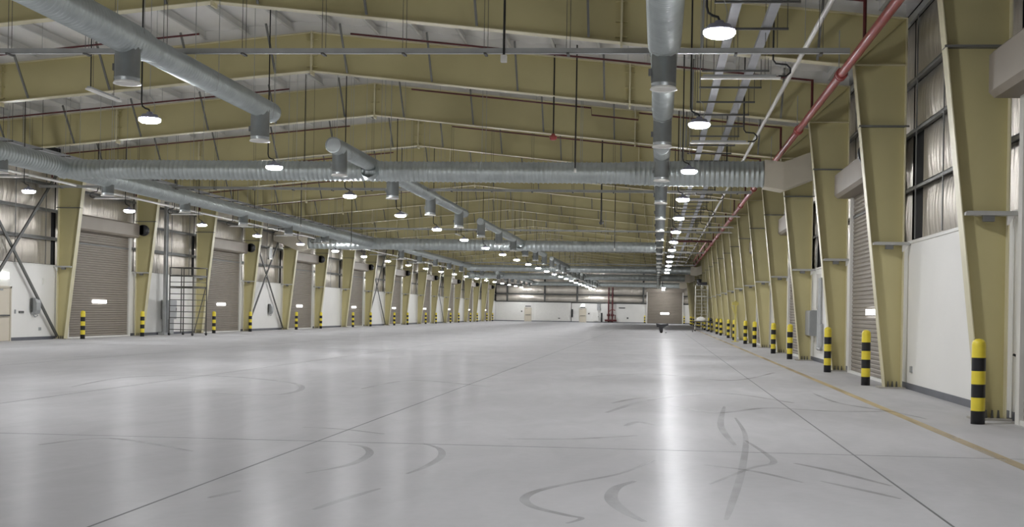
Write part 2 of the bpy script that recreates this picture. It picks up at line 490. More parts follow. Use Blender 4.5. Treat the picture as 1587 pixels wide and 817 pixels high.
# roller doors ---------------------------------------------------------------
dn = [0]
def slat_curtain(ya, yb, z0, z1, xface, sgn, pitch=.105):
    """sgn: +1 room lies towards -x"""
    mb = MB(); prof = []
    z = z0
    while z < z1 - .02:
        prof += [(.022, z), (.0, z + pitch * .25), (.0, z + pitch * .72), (.022, z + pitch * .94)]
        z += pitch
    vs = []
    for dx, zz in prof: vs += [(xface + sgn * dx, ya, zz), (xface + sgn * dx, yb, zz)]
    fs = [(2 * i, 2 * i + 1, 2 * i + 3, 2 * i + 2) for i in range(len(prof) - 1)]
    if sgn > 0: fs = [f[::-1] for f in fs]
    return mb.add(vs, fs)
def side_door(side, i, label):
    X = (lambda x: x) if side == 'right' else mir
    sg = 1 if side == 'right' else -1
    dn[0] += 1
    yc = (fr(i) + fr(i + 1)) / 2
    a, b = -2.95, 2.95
    if side == 'right': yn = -1
    else: yn = 1
    d = struct(empty('door_%d' % dn[0], (X(5.25), yc, 0), label, 'door'), label, 'door')
    # local coordinates: x measured from the door plane
    xf = lambda x: X(x) - X(5.25)
    slat_curtain(a, b, .06, 4.8, xf(5.21), sg).build('shutter_curtain', SHUT, d)
    MB().box(xf(5.16), xf(5.25), a, b, .0, .07).build('bottom_bar', OFFW, d)
    for y in (a, b):
        MB().box(xf(5.14), xf(5.29), y - .09, y + .09, 0, 4.75).build('guide_rail', OFFW, d)
    h0, h1 = (a - .25, b + .05) if side == 'left' else (a - .05, b + .25)
    h = MB().prism([(xf(4.74), 4.80), (xf(4.74), 5.34), (xf(4.80), 5.40), (xf(5.33), 5.40), (xf(5.33), 4.72), (xf(4.82), 4.72)], h0, h1).build('hood', HOOD, d)
    y0 = h1 if side == 'left' else h0
    s = 1 if side == 'left' else -1
    mo = MB()
    mo.lathe([(y0, 0), (y0, .27), (y0 + s * .16, .27), (y0 + s * .16, .15), (y0 + s * .36, .15), (y0 + s * .36, 0)], 16, (xf(4.58), 0, 5.1), 'Y')
    mo.box(xf(4.55), xf(4.95), y0, y0 + s * .2, 4.9, 5.3)
    mo.build('door_motor', BLK, d)
    for k in (-1, 0, 1):
        MB().box(xf(5.19), xf(5.215), k * .46 - .2, k * .46 + .2, 1.56, 1.70).build('vision_slot', LIT, d)
    return d
for k, i in enumerate(DOORS['right']):
    side_door('right', i, 'taupe roller shutter on the right wall, %s from the camera' % ORD[k])
for k, i in enumerate(j for j in DOORS['left'] if j >= 3):
    side_door('left', i, 'taupe roller shutter on the left wall, %s from the camera' % ORD[k])
# end wall shutter
dn[0] += 1
d = struct(empty('door_%d' % dn[0], (1.05, YN - .2, 0), '', 'door'), 'wide taupe roller shutter in the far end wall', 'door')
mb = MB(); prof = []
z = .05
while z < 5.2:
    prof += [(.03, z), (0, z + .03), (0, z + .09), (.03, z + .12)]; z += .13
vs = []
for dy, zz in prof: vs += [(-2.7, dy, zz), (2.7, dy, zz)]
mb.add(vs, [(2 * k, 2 * k + 1, 2 * k + 3, 2 * k + 2) for k in range(len(prof) - 1)])
mb.build('shutter_curtain', SHUT, d)
MB().box(-2.9, 2.9, -.35, .15, 4.85, 5.4).build('hood', HOOD, d)
for s in (-1, 1):
    MB().box(s * 2.7, s * 2.85, -.06, .12, 0, 5.0).build('guide_rail', OFFW, d)
MB().box(-.65, .65, -.02, .01, 1.42, 1.72).build('vision_slot', LIT, d)

# people doors ----------------------------------------------------------------
def flat_door(name_loc, rot, label):
    dn[0] += 1
    d = empty('door_%d' % dn[0], name_loc, label, 'door'); d.rotation_euler.z = rot
    struct(d, label, 'door')
    DOORM = BEIGE
    MB().box(-.48, .48, -.05, 0, .01, 2.08).build('door_leaf', CREAMDOOR, d)
    mb = MB().box(-.56, -.48, -.08, .02, 0, 2.16).box(.48, .56, -.08, .02, 0, 2.16).box(-.56, .56, -.08, .02, 2.08, 2.16)
    mb.build('door_frame', BEIGE, d)
    MB().box(-.40, .40, -.12, -.05, .98, 1.04).build('push_bar', DARKST, d)
    MB().box(-.35, -.1, -.11, -.05, 1.98, 2.05).build('door_closer', GREYBOX, d)
    return d
CREAMDOOR = mat('cream door leaf', (.66, .60, .49), .45, var=((2, 2, 2), .03))
flat_door((mir(5.28), 43.88, 0), math.pi / 2, 'cream personnel door below the exit sign on the left wall')
flat_door((-20.3, YN - .05, 0), 0, 'cream personnel door in the far wall, left one of two')
flat_door((-11.7, YN - .04, 0), 0, 'cream personnel door in the far wall, right one of two')

# ================================================================== PORTAL FRAMES
def make_frame():
    root = empty('portal_frame', (XC, fr(-1), 0), '', 'frame', 'steel portal frames across the hall')
    X = lambda x: x - XC
    FW = .14
    for side in ('right', 'left'):
        T = (lambda x: X(x)) if side == 'right' else (lambda x: X(mir(x)))
        mb = MB()
        mb.prism([(T(4.82), .03), (T(5.17), .03), (T(5.17), ztop(XR)), (T(4.08), ztop(4.08)), (T(4.08), 6.88)], -.006, .006)
        for (p, q) in (((4.82, .03), (4.08, 6.88)), ((5.17, .03), (5.17, 7.88))):
            t = -.018 if side == 'right' else .018
            if p[0] > 5: t = -t * -1
            mb.plate((T(p[0]), p[1]), (T(q[0]), q[1]), t if p[0] < 5 else t, -FW, FW, 1)
        c = mb.build('column', [STEEL, STEEL_LIT], root)
        MB().box(T(4.70), T(5.25), -.22, .22, .0, .03).build('base_plate', GROUT, c)
        for k in range(3):
            x = 4.90 + .09 * k
            MB().prism([(T(x - .02), .03), (T(x + .02), .03), (T(x + .008), .15), (T(x - .008), .15)], -.11, -.075).build('anchor_bolt', DARKST, c)
        for z in (5.57,):
            xi = 4.82 - (4.82 - 4.08) * z / 6.88
            mb = MB().box(T(xi + .0), T(5.17), -.10, -.006, z - .012, z + .012).box(T(xi), T(5.17), .006, .10, z - .012, z + .012)
            mb.box(T(xi - .02), T(5.25), -.15, -.13, z - .018, z + .018)
            mb.build('stiffener', BRACE, c)
        mb = MB().box(T(4.08), T(5.17), -.13, -.006, 6.87, 6.89).box(T(4.08), T(5.17), .006, .13, 6.87, 6.89)
        mb.build('knee_stiffener', STEEL_LIT, c)
        mb = MB()
        for y0, y1 in ((-.10, -.006), (.006, .10)):
            mb.plate((T(4.09), 6.9), (T(5.15), 7.86), .014, y0, y1)
        mb.build('knee_diagonal', STEEL, c)
        # rafter
        xe = T(4.08); xk = 0
        zb0, zt0 = (6.88, ztop(4.08))
        mb = MB()
        mb.prism([(xe, zb0), (xe, zt0), (0, 9.40), (0, 8.30)], -.006, .006)
        s = 1 if side == 'right' else -1
        mb.plate((xe, zb0), (0, 8.30), .018 * s, -FW, FW, 1)
        mb.plate((T(5.17), ztop(XR)), (0, 9.40), .018 * s, -FW, FW, 1)
        rf = mb.build('rafter', [STEEL, STEEL_LIT], root)
        # bolted splice plates
        xs_ = T(-.89)
        ax = abs(xs_); zb_, zt_ = 8.30 - .1011 * ax, 9.40 - .1005 * ax
        sp = MB().box(xs_ - .022, xs_ + .022, -.15, .15, zb_ - .11, zt_ + .01)
        sp.build('splice_plate', STEEL_LIT, rf)
        for zz in (zb_ + .12, zb_ + .45, zt_ - .22, zt_ - .05):
            MB().box(xs_ - .13, xs_ + .13, -.09, -.006, zz - .014, zz + .014).build('splice_gusset', STEEL, rf)
        # web seam and flange braces
        k = 0
        x = 1.05
        while x < 13.6:
            xx = x * s
            b0 = 8.30 - .1011 * x; t0 = 9.40 - .1005 * x
            MB().bar((xx, -.12, b0 + .03), (xx, -.98, t0 + .12), .05, .05).build('flange_brace', BRACE, root)
            x += 2.45
    sp = MB().box(-.024, .024, -.15, .15, 8.18, 9.41).build('ridge_plate', STEEL_LIT, root)
    for zz in (8.42, 8.75, 9.2):
        MB().box(-.15, .15, -.09, -.006, zz - .014, zz + .014).build('ridge_gusset', STEEL, sp)
    return root
frame0 = make_frame()
for i in range(-1, 21):
    o = frame0 if i == -1 else copy_tree(frame0)
    o.location = (XC, fr(i), 0)
    k = i + 1
    o['label'] = ('cream yellow steel portal frame spanning the hall, %s from the camera' % ORD[k]) if k else 'cream yellow steel frame with the nearest tapered column at the right edge'

# ================================================================== BOLLARDS
def make_bollard():
    hs = [0, .19, .38, .57, .76, .95, 1.13]
    prof = [(h, .098) for h in hs] + [(1.17, .092), (1.2, .072), (1.218, .04), (1.222, 0)]
    mb = MB().lathe([(0, 0)] + prof, 20, band=lambda i: (0 if (i == 0 or (i - 1) in (0, 2, 4)) else 1))
    return mb
bol = None
def bollard(x, y, label):
    global bol
    if bol is None:
        bol = make_bollard().build('bollard', [BLK, YEL]); o = bol
    else:
        o = bol.copy(); COL.objects.link(o)
    o.location = (x, y, 0)
    tag(o, label, 'bollard', 'striped bollards beside the roller doors')
dlt = .109
bollard(4.59, fr(-1) - dlt * L, 'largest black and yellow striped bollard, at the foot of the nearest column')
for k, i in enumerate(DOORS['right'][1:]):
    bollard(4.59, fr(i) + dlt * L, 'black and yellow bollard at the near jamb of the %s right-hand shutter' % ORD[k + 1])
    bollard(4.59, fr(i + 1) - dlt * L, 'black and yellow bollard at the far jamb of the %s right-hand shutter' % ORD[k + 1])
for k, i in enumerate(j for j in DOORS['left'] if j >= 3):
    bollard(-24.68, fr(i) + dlt * L, 'black and yellow bollard at the near jamb of the %s left-hand shutter' % ORD[k])
    bollard(-24.68, fr(i + 1) - dlt * L, 'black and yellow bollard at the far jamb of the %s left-hand shutter' % ORD[k])

# ================================================================== HIGH-BAY LAMPS
def make_lamp(x):
    root = empty('high_bay_lamp', (x, 0, 5.15), '', 'lamp', 'round high-bay lamps')
    zt = zroof(x) - {.738: 5.202, -9.99: 5.148}.get(x, 5.263) - .02
    MB().lathe([(.0, .20), (.012, .215), (.03, .21), (.045, .165), (.085, .15), (.095, .07), (.14, .055), (.15, 0)], 20).build('lamp_housing', HOUS, root)
    MB().lathe([(-.082, 0), (-.080, .10), (-.070, .155), (-.052, .19), (-.028, .208), (.0, .208), (.004, .2), (.004, 0)], 20).build('lamp_lens', LENS, root)
    MB().tube([(0, 0, .14), (-.02, 0, .19), (-.09, 0, .21), (-.15, 0, .25), (-.17, 0, .33), (-.17, 0, .6), (-.17, 0, zt)], .017, 6).build('lamp_cable', BLACK, root)
    MB().tube([(.08, 0, .12), (.1, 0, .25), (.06, 0, .4), (0, 0, .45), (0, 0, zt)], .006, 5).build('hanging_wire', GALVD, root)
    return root
ROWS = [('right-hand', .738, 15.446 - L, 5.202), ('middle', -9.99, 22.302 - 2 * L, 5.148), ('left-hand', -21.057, 37.785 - 4 * L, 5.263)]
for nm, x, ys, z in ROWS:
    proto = make_lamp(x); first = True
    y = ys; k = 0
    while y < YN - 2:
        if nm == 'right-hand' and 108 < y < 160:          # no lit lamp seen along this stretch
            y += L; continue
        o = proto if first else copy_tree(proto)
        first = False
        o.location = (x, y, z)
        o['label'] = 'lit round white high-bay lamp in the %s row, %s from the camera' % (nm, ORD[k])
        y += L; k += 1

# ================================================================== AIR DUCTS
def rib_profile(segs, pitch):
    """segs: list of (t, r) knots; ribs every pitch"""
    prof = []
    t = segs[0][0]; tend = segs[-1][0]
    def rad(q):
        for (a, ra), (b, rb) in zip(segs, segs[1:]):
            if a <= q <= b: return ra + (rb - ra) * (q - a) / max(1e-6, b - a)
        return segs[-1][1]
    while t < tend - pitch:
        r = rad(t)
        prof += [(t, r), (t + pitch * .62, r), (t + pitch * .74, r + .02), (t + pitch * .88, r + .02)]
        t += pitch
    prof += [(t, rad(t)), (tend, segs[-1][1])]
    return prof
DZ = 5.83
def drop(parent, y, dz, zb=5.26, r=.208):
    """round drop outlet under a duct that runs along Y (local coordinates of the duct)"""
    b = zb - dz
    o = MB().lathe([(0, r), (b + .1, r), (b + .095, r + .006), (b + .08, r), (b + .02, r)], 20, (0, y, 0))
    o.lathe([(-.03, .02), (-.03, r)], 20, (0, y, 0))
    d = o.build('drop_outlet', GALVDK, parent)
    MB().lathe([(b + .03, r), (b, r + .022), (b - .012, r + .022), (b - .008, r * .9), (b + .03, r * .4), (b + .03, 0)], 20, (0, y, 0)).build('outlet_rim', OFFW, d)
    MB().box(-r - .05, -r, y - .02, y + .02, b + .22, b + .34).build('damper_handle', DARKST, d)
    return d
GALVDK = mat('galvanized drop', (.33, .35, .35), .45, .85, var=((3, 3, 3), .08))
def long_duct(x, segs, drops, label, pitch=.12, capa=True, capb=True, dz=6.03):
    y0 = segs[0][0]
    root = empty('air_duct', (x, y0, dz), label, 'duct', 'lengthwise air ducts')
    sg = [(t - y0, r) for t, r in segs]
    MB().lathe(rib_profile(sg, pitch), 24, axis='Y').build('duct_run', GALV, root)
    def cap(t, r, s):
        MB().lathe([(t - s * .02, r + .015), (t + s * .03, r + .015), (t + s * .035, r * .93), (t + s * .02, r * .9), (t + s * .02, 0)], 24, axis='Y', smooth=False).build('end_cap', GALVDK, root)
    if capa: cap(sg[0][0], sg[0][1], -1)
    if capb: cap(sg[-1][0], sg[-1][1], 1)
    for y in drops:
        drop(root, y - y0, dz)
    y = y0 + 1.2
    while y < segs[-1][0]:
        mb = MB()
        for s in (-1, 1):
            mb.tube([(s * .24, y - y0, 0), (s * .24, y - y0, zroof(x + s * .24) - .1 - dz)], .007, 5)
        mb.tube([(-.24, y - y0, 0), (-.2, y - y0, -.22), (0, y - y0, -.27), (.2, y - y0, -.22), (.24, y - y0, 0)], .006, 5)
        mb.build('duct_hanger', GALVD, root)
        y += 3.4
    return root
DP = 6.66
for nm, x in (('right-hand', .03), ('middle', -9.05)):
    dy = (lambda k: 19.7 + 6.8 * k) if nm == 'right-hand' else (lambda k: 19.3 + DP * k)
    long_duct(x, [(8, .262), (19.65, .262), (20.0, .215), (26.7, .215)], [12.6, dy(0), dy(1)],
              'nearest %s ribbed metal duct with round drop outlets' % nm, .11, capa=False)
    long_duct(x, [(31.95, .208), (46.4, .205), (46.7, .17), (54.2, .17)], [dy(2), dy(3), dy(4), dy(5)],
              '%s metal duct crossing the first transverse duct' % nm, .14)
    long_duct(x, [(58.9, .17), (66.2, .17), (66.5, .205), (87, .205), (93, .17)], [dy(k) for k in range(6, 12)],
              '%s metal duct crossing the second transverse duct' % nm, .25)
    long_duct(x, [(98.9, .17), (107, .205), (127, .205), (133, .17)], [dy(k) for k in range(12, 18)],
              '%s metal duct crossing the third transverse duct' % nm, .4)
    long_duct(x, [(138.6, .17), (147, .205), (167, .205), (179, .17)], [dy(k) for k in range(18, 24)],
              '%s metal duct farthest down the hall' % nm, .5)
XD = -19.05
dy = lambda k: 19.3 + DP * k
long_duct(XD, [(22, .30), (46, .30), (46.4, .25), (59.6, .25), (60, .30), (77, .30)], [dy(k) for k in range(1, 8)],
          'long metal duct along the left side, nearest of its line', .16, dz=5.87)
long_duct(XD, [(84.5, .2), (93, .25), (118, .25), (128, .2)], [dy(k) for k in range(10, 17)], 'left-hand metal duct beyond the second transverse duct', .4)
long_duct(XD, [(138, .2), (145, .25), (168, .25), (179, .2)], [dy(k) for k in range(18, 24)], 'left-hand metal duct farthest down the hall', .5)

def rect_path(mb, secs):
    """rectangular sheet duct through sections (x, z0, z1, y0, y1)"""
    vs = []
    for x, z0, z1, y0, y1 in secs: vs += [(x, y0, z0), (x, y1, z0), (x, y1, z1), (x, y0, z1)]
    fs = []
    for i in range(len(secs) - 1):
        for k in range(4): fs.append((4 * i + k, 4 * i + (k + 1) % 4, 4 * i + 4 + (k + 1) % 4, 4 * i + 4 + k))
    n = 4 * (len(secs) - 1)
    fs += [(0, 3, 2, 1), (n, n + 1, n + 2, n + 3)]
    return mb.add(vs, fs)
def cross_duct(y, segs, label, feed, pitch=.13):
    x0 = segs[0][0]
    root = empty('air_duct', (x0, y, DZ), label, 'duct', 'transverse air ducts')
    sg = [(t - x0, r) for t, r in segs]
    MB().lathe(rib_profile(sg, pitch), 24, axis='X').build('duct_run', GALV, root)
    x = x0 + 1.5
    while x < segs[-1][0]:
        mb = MB()
        for s in (-1, 1):
            mb.tube([(x - x0, s * .4, 0), (x - x0, s * .4, zroof(x) - .1 - DZ)], .008, 5)
        mb.build('duct_hanger', GALVD, root)
        x += 3.05
    if feed:
        xe = segs[-1][0] if feed == 'right' else segs[0][0]
        X = (lambda q: q - x0) if feed == 'right' else (lambda q: mir(q) - x0)
        xe_ = xe if feed == 'right' else mir(xe)
        secs = [(X(xe_ - .1), -.42, .40, -.40, .40), (X(3.72), -.52, .33, -.45, .45), (X(4.6), -.17, .66, -.45, .45), (X(5.3), .12, .92, -.45, .45)]
        if feed == 'left': secs = secs[::-1]
        rect_path(MB(), secs).build('wall_transition', BEIGE, root)
    # saddle collars where lengthwise ducts join
    for xj in (XD, -9.05, .03):
        if x0 + .5 < xj < segs[-1][0] - .3:
            rr_ = [r for t, r in segs if t <= xj][-1]
            MB().lathe([(-rr_ - .14, .24), (-rr_ * .8, .30), (rr_ * .8, .30), (rr_ + .14, .24)], 20, (xj - x0, 0, 0), 'Y').build('tee_collar', GALV, root)
    return root
cross_duct(36.33, [(-19.2, .30), (-9.1, .30), (-8.9, .31), (-1.3, .325), (-.9, .36), (.5, .385), (3.25, .395)], 'wide ribbed metal duct across the hall, nearest of the transverse ones', 'right', .15)
cross_duct(76.5, [(-23.3, .39), (-19.0, .385), (-9, .33), (.2, .30)], 'transverse metal duct across the hall, second from the camera', 'left', .3)
cross_duct(117, [(-19.2, .30), (-9, .31), (.5, .385), (3.25, .395)], 'transverse metal duct across the hall, third from the camera', 'right', .5)
cross_duct(142, [(-23.3, .39), (-9, .33), (3.25, .39)], 'transverse metal duct across the hall, fourth from the camera', 'right', .6)
cross_duct(178, [(-19.2, .30), (-9, .31), (3.25, .39)], 'transverse metal duct across the hall, last before the end wall', 'right', .6)

# ================================================================== PIPES AND TRAYS
# sprinkler main on the right with a branch in every bay
sm = empty('sprinkler_pipe', (3.74, 8, 6.58), 'long red sprinkler main running along the right wall columns', 'pipe')
MB().tube([(0, 0, 0), (0, 150, 0)], .088, 14).build('main_pipe', RED, sm)
for i in range(-1, 19):
    y = fr(i) - .55 - 8
    MB().lathe([(y - .13, .09), (y - .13, .125), (y - .04, .125), (y - .04, .10), (y + .04, .10), (y + .04, .125), (y + .13, .125), (y + .13, .09)], 14, axis='Y').build('pipe_coupling', RED, sm)
    MB().tube([(.0, y + .3, .08), (.0, y + .3, 1.0)], .012, 5).build('pipe_hanger', GALVD, sm)
def branch(i, side):
    y = fr(i) - 3.35
    zz = lambda x: ztop(x) - .63
    if side == 'right':
        x1, x2, xr_ = 3.74, -8.0, 3.74
    else:
        x1, x2, xr_ = mir(3.74), -12.0, None
    o = empty('sprinkler_pipe', (x1, y, zz(x1)), 'dark red sprinkler branch along the %s roof slope, %s from the camera' % (side, ORD[i]), 'pipe', 'sprinkler branch pipes')
    P = [(0, 0, 0), (x2 - x1, 0, zz(x2) - zz(x1))]
    if side == 'right' and i == 2:
        q = lambda x: zz(x) - zz(x1)
        P = [(0, 0, 0)] + [(x - x1, 0, q(x) + d) for x, d in ((-.7, 0), (-.72, -.22), (-2.2, -.22), (-2.22, 0))] + [(x2 - x1, 0, q(x2))]
    MB().tube(P, .026, 8).build('branch_pipe', DRED, o)
    if side == 'right':
        MB().tube([(0, 0, .02), (0, 0, 6.60 - zz(x1))], .034, 8).build('riser', DRED, o)
    else:
        MB().tube([(0, 0, .02), (0, 0, -.9)], .034, 8).build('riser', DRED, o)
    s = 1 if side == 'right' else -1
    x = x1 - s * 1.5
    while (x - x2) * s > .3:
        MB().tube([(x - x1, 0, zz(x) - zz(x1)), (x - x1, 0, zroof(x) - .1 - zz(x1))], .006, 5).build('pipe_hanger', GALVD, o)
        x -= s * 3.1
for i in range(0, 20):
    branch(i, 'right'); branch(i, 'left')
for side in ('right', 'left'):
    X = (lambda x: x) if side == 'right' else mir
    cx_, cz_ = (2.92, 7.0) if side == 'right' else (-22.7, 6.13)
    o = empty('conduit', (cx_, 10, cz_), 'long cream conduit pipe parallel to the %s wall' % side, 'pipe')
    MB().tube([(0, 0, 0), (0, 118, 0)], .052, 10).build('conduit_pipe', OFFW, o)
    y = 3.2
    while y < 117:
        MB().tube([(0, y, .05), (0, y, zroof(cx_) - .1 - cz_)], .007, 5).build('conduit_hanger', GALVD, o)
        y += L / 2
    # pair of flat trunkings on trapeze hangers
    tr = empty('cable_tray', (X(1.58), 6, 6.80), 'pair of pale flat cable trays running down the %s side of the hall' % side, 'cable tray')
    for s in (-1, 1):
        MB().box(s * .33 - .085, s * .33 + .085, 0, 170, 0, .09).build('tray', TRAY, tr)
    y = .8; k = 0
    while y < 165:
        mb = MB().box(-.72, .72, y - .02, y + .02, -.05, -.01)
        for s in (-.7, .7):
            mb.tube([(s, y, -.05), (s, y, zroof(X(1.58) + s) - .1 - 6.8)], .008, 5)
        mb.build('trapeze_hanger', DARKST, tr)
        y += L / 4 if y < 70 else L

for k, (y, z) in enumerate(((21.7, 6.30), (44.2, 6.04), (66.6, 6.1), (89.1, 6.1), (111.6, 6.1))):
    x0, x1 = -24.2, 3.4
    o = empty('cable_trunking', (x0, y, z), 'grey cable trunking hung across the hall, %s from the camera' % ORD[k], 'cable tray', 'transverse cable trunkings')
    MB().box(0, x1 - x0, -.05, .05, -.005, .005).box(0, x1 - x0, -.05, -.045, 0, .09).box(0, x1 - x0, .045, .05, 0, .09).build('trough', GALVD, o)
    x = .9
    while x < x1 - x0:
        mb = MB()
        for s in (-.035, .035):
            mb.tube([(x + s, 0, .02), (x + s, 0, zroof(x0 + x) - .1 - z)], .006, 5)
        mb.bar((x, -.12, -.02), (x, .12, -.02), .05, .03)
        mb.build('hanger', DARKST, o)
        x += 1.54

# linear battens with their looped cables
def batten(x, y, z, axis, label, loop, group):
    o = empty('batten_light', (x, y, z), label, 'light', group)
    if axis == 'Y': o.rotation_euler.z = math.pi / 2
    MB().prism([(-.74, 0), (.74, 0), (.74, .035), (-.74, .035)], -.05, .05).build('diffuser', OFFW, o)
    MB().box(-.70, .66, -.035, .035, .035, .08).build('batten_body', GALVD, o)
    zt = zroof(x) - z - .02
    mb = MB()
    if loop:
        s = loop
        mb.tube([(s * .70, 0, .055), (s * .85, 0, .06), (s * .92, 0, .12), (s * .92, 0, .2), (s * .85, 0, .27), (s * .65, 0, .29), (s * .60, 0, .36), (s * .60, 0, zt)], .018, 6)
    else:
        mb.tube([(-.6, 0, .07), (-.6, 0, zt)], .013, 6)
    mb.build('batten_cable', BLACK, o)
    for s in (-.5, .45):
        MB().tube([(s, 0, .07), (s, 0, zt)], .006, 5).build('hanging_wire', DARKST, o)
    return o
for k in range(12):
    y = 22.2 + L * k
    batten(1.47, y, 5.93 if k == 0 else 5.80, 'X', 'white linear batten light over the right side, %s from the camera' % ORD[k], 1, 'batten lights right')
    if k > 1:
        batten(mir(1.47) - .2, y + .8, 5.72, 'X', 'white linear batten light over the left side, %s from the camera' % ORD[k - 2], -1, 'batten lights left')
for k in range(5):
    batten(-12.0, 24.5 + 2 * L * k, 6.0, 'Y', 'white lengthwise batten light left of the ridge, %s from the camera' % ORD[k], 0, 'batten lights middle')

for k, (x, y) in enumerate(((3.15, 57.4), (3.3, 64.6), (3.45, 68.6))):
    batten(x, y, 6.25, 'X', 'white linear batten light beside the right columns, %s of three' % ORD[k], 0, 'batten lights by the columns')
o = empty('sprinkler_pipe', (3.74, 82, 6.58), 'dark red cross pipe joining the right sprinkler main beyond the second transverse duct', 'pipe')
MB().tube([(0, 0, 0), (-2.9, 0, 0), (-2.9, .0, .9)], .07, 8).build('cross_pipe', DRED, o)
MB().tube([(-.45, 0, 0), (-.45, 30, 0)], .06, 8).build('parallel_pipe', RED, o)
MB().tube([(-1.2, 0, .05), (-1.2, 0, 1.4)], .012, 5).build('pipe_hanger', GALVD, o)

# hanging conduits with sensors
def dropper(x, y, z, name, label, r, end):
    o = empty(name, (x, y, z), label, 'sensor')
    MB().tube([(0, 0, .08), (0, 0, zroof(x) - .03 - z)], r, 6).build('drop_conduit', BLACK, o)
    if end == 'box':
        MB().box(-.055, .055, -.05, .05, -.05, .08).build('sensor_box', OFFW, o)
    elif end == 'bell':
        MB().lathe([(-.09, 0), (-.09, .06), (-.06, .1), (.02, .11), (.05, .06), (.09, .05), (.09, 0)], 14).build('alarm_bell', RED, o)
    elif end == 'camera':
        MB().lathe([(-.1, 0), (-.09, .05), (-.05, .08), (.0, .085), (.03, .05), (.09, .04), (.09, 0)], 14).build('camera_dome', DARKST, o)
    else:
        MB().lathe([(-.04, 0), (-.04, .035), (.04, .035), (.08, .02), (.08, 0)], 10).build('sensor_tip', OFFW, o)
dropper(-2.93, 21.62, 6.17, 'hanging_sensor', 'white sensor box on the black conduit right of the middle duct', .024, 'box')
dropper(-3.03, 33.0, 6.44, 'alarm_bell', 'red alarm bell hanging from a black conduit under the roof', .022, 'bell')
dropper(-2.36, 32.5, 5.42, 'hanging_sensor', 'white tipped black conduit hanging in front of the transverse duct', .022, 'tip')
dropper(-2.25, 45.3, 5.0, 'hanging_camera', 'small dark dome hanging on a thick conduit below the transverse duct', .03, 'camera')
dropper(-1.9, 50.2, 4.2, 'hanging_sensor', 'thin conduit with dark tip near the second transverse duct', .018, 'tip')
dropper(-19.9, 33.6, 5.70, 'hanging_sensor', 'white sensor box on a black conduit over the nearest left lamp', .024, 'box')
dropper(-18.0, 57.9, 5.62, 'hanging_sensor', 'white sensor tip on a black conduit beside the left duct', .022, 'tip')
dropper(-16.6, 62.4, 5.0, 'hanging_sensor', 'white sensor tip on a black conduit above the second transverse duct', .022, 'tip')

# ================================================================== WALL EQUIPMENT
def col_light(side, i, k):
    X = (lambda x: x) if side == 'right' else mir
    o = empty('bracket_light', (X(4.9), fr(i) - .2, 3.06), '', 'light', 'bracket lights on the %s columns' % side)
    q = lambda x: X(x) - X(4.9)
    MB().prism([(q(4.52), -.02), (q(4.52), .025), (q(4.55), .045), (q(5.26), .045), (q(5.29), .025), (q(5.29), -.02)], -.06, .06).build('fixture_bar', FIXT, o)
    MB().box(q(4.78), q(4.94), -.05, .05, -.11, -.02).build('driver_box', DRVR, o)
    MB().prism([(q(5.13), -.02), (q(5.24), -.02), (q(5.15), -.16), (q(5.13), -.16)], -.03, .03).build('bracket', OFFW, o)
    MB().box(q(4.7), q(5.16), .06, .19, -.015, .0).build('arm', OFFW, o)
    o['label'] = 'white bracket light across the %s column of the %s wall' % (ORD[k], side)
    return o
for i in range(-1, 14):
    col_light('right', i, i + 1)
for i in range(3, 18):
    col_light('left', i, i - 3)

# vertical conduits at the nearest column
o = empty('wall_conduit', (5.235, 17.86, 0), 'thin white conduit rising beside the nearest right column', 'pipe')
MB().tube([(0, 0, .05), (0, 0, 3.0)], .016, 8).build('conduit_pipe', OFFW, o)
o = empty('door_switch', (5.2, 17.38, .95), 'black lever switch beside the nearest right shutter', 'switch')
MB().box(.03, .1, -.05, .05, -.06, .06).build('switch_plate', GREYBOX, o)
MB().bar((.03, 0, 0), (-.09, -.03, .05), .03, .03).build('lever', BLK, o)

def small_plate(name, x, y, z, w_, h_, m_, label, cat):
    s = 1 if x < -10 else -1
    return tag(MB().box(0, s * .035, -w_ / 2, w_ / 2, -h_ / 2, h_ / 2).build(name, m_, None, (x, y, z)), label, cat)
small_plate('wall_socket', 5.30, 24.99, .43, .13, .13, GREYBOX, 'grey wall socket low on the nearest white dado, right wall', 'socket')
small_plate('wall_socket', -25.49, 46.74, .45, .16, .12, GREYBOX, 'small grey socket low on the left wall beside the brace foot', 'socket')
small_plate('wall_switch', -25.49, 44.85, 1.16, .07, .16, GREYBOX, 'small light switch right of the left personnel door', 'switch')
small_plate('wall_sign', -25.49, 45.3, 1.14, .34, .09, DARKST, 'narrow dark sign plate right of the light switch', 'sign')
small_plate('wall_speaker', -25.49, 46.94, 2.42, .1, .26, OFFW, 'small white box high on the left dado panel', 'box')

# exit signs
def exit_sign(x, y, z, rot, label):
    o = empty('exit_sign', (x, y, z), label, 'sign'); o.rotation_euler.z = rot
    MB().box(-.25, .25, -.05, 0, -.12, .12).build('sign_box', EXITM, o)
exit_sign(mir(5.29), 44.06, 2.57, math.pi / 2, 'lit exit sign above the personnel door on the left wall')
exit_sign(-11.7, YN - .06, 2.6, 0, 'tiny lit exit sign above the right-hand door in the far wall')

# hose reel box on the left wall (grey cylinder-like case)
def hose_case(x, y, label):
    o = empty('hose_case', (x, y, 1.03), label, 'equipment')
    s = 1 if x < -10 else -1
    MB().prism([(0, 0), (s * .16, .05), (s * .22, .2), (s * .22, .5), (s * .16, .66), (0, .7)], -.17, .17).build('case_body', GREYBOX, o)
    MB().box(s * .02, s * .06, -.27, -.17, .12, .68).build('case_bracket', DARKST, o)
    MB().tube([(s * .1, .1, .0), (s * .12, .12, -.04), (s * .1, -.05, -.08), (s * .05, -.1, .0)], .02, 6).build('hose', GREYBOX, o)
hose_case(-25.46, 46.2, 'grey hose case on the white dado beside the left personnel door')
hose_case(-25.46, 75.4, 'grey hose case on the wall under the crossed braces, left side')

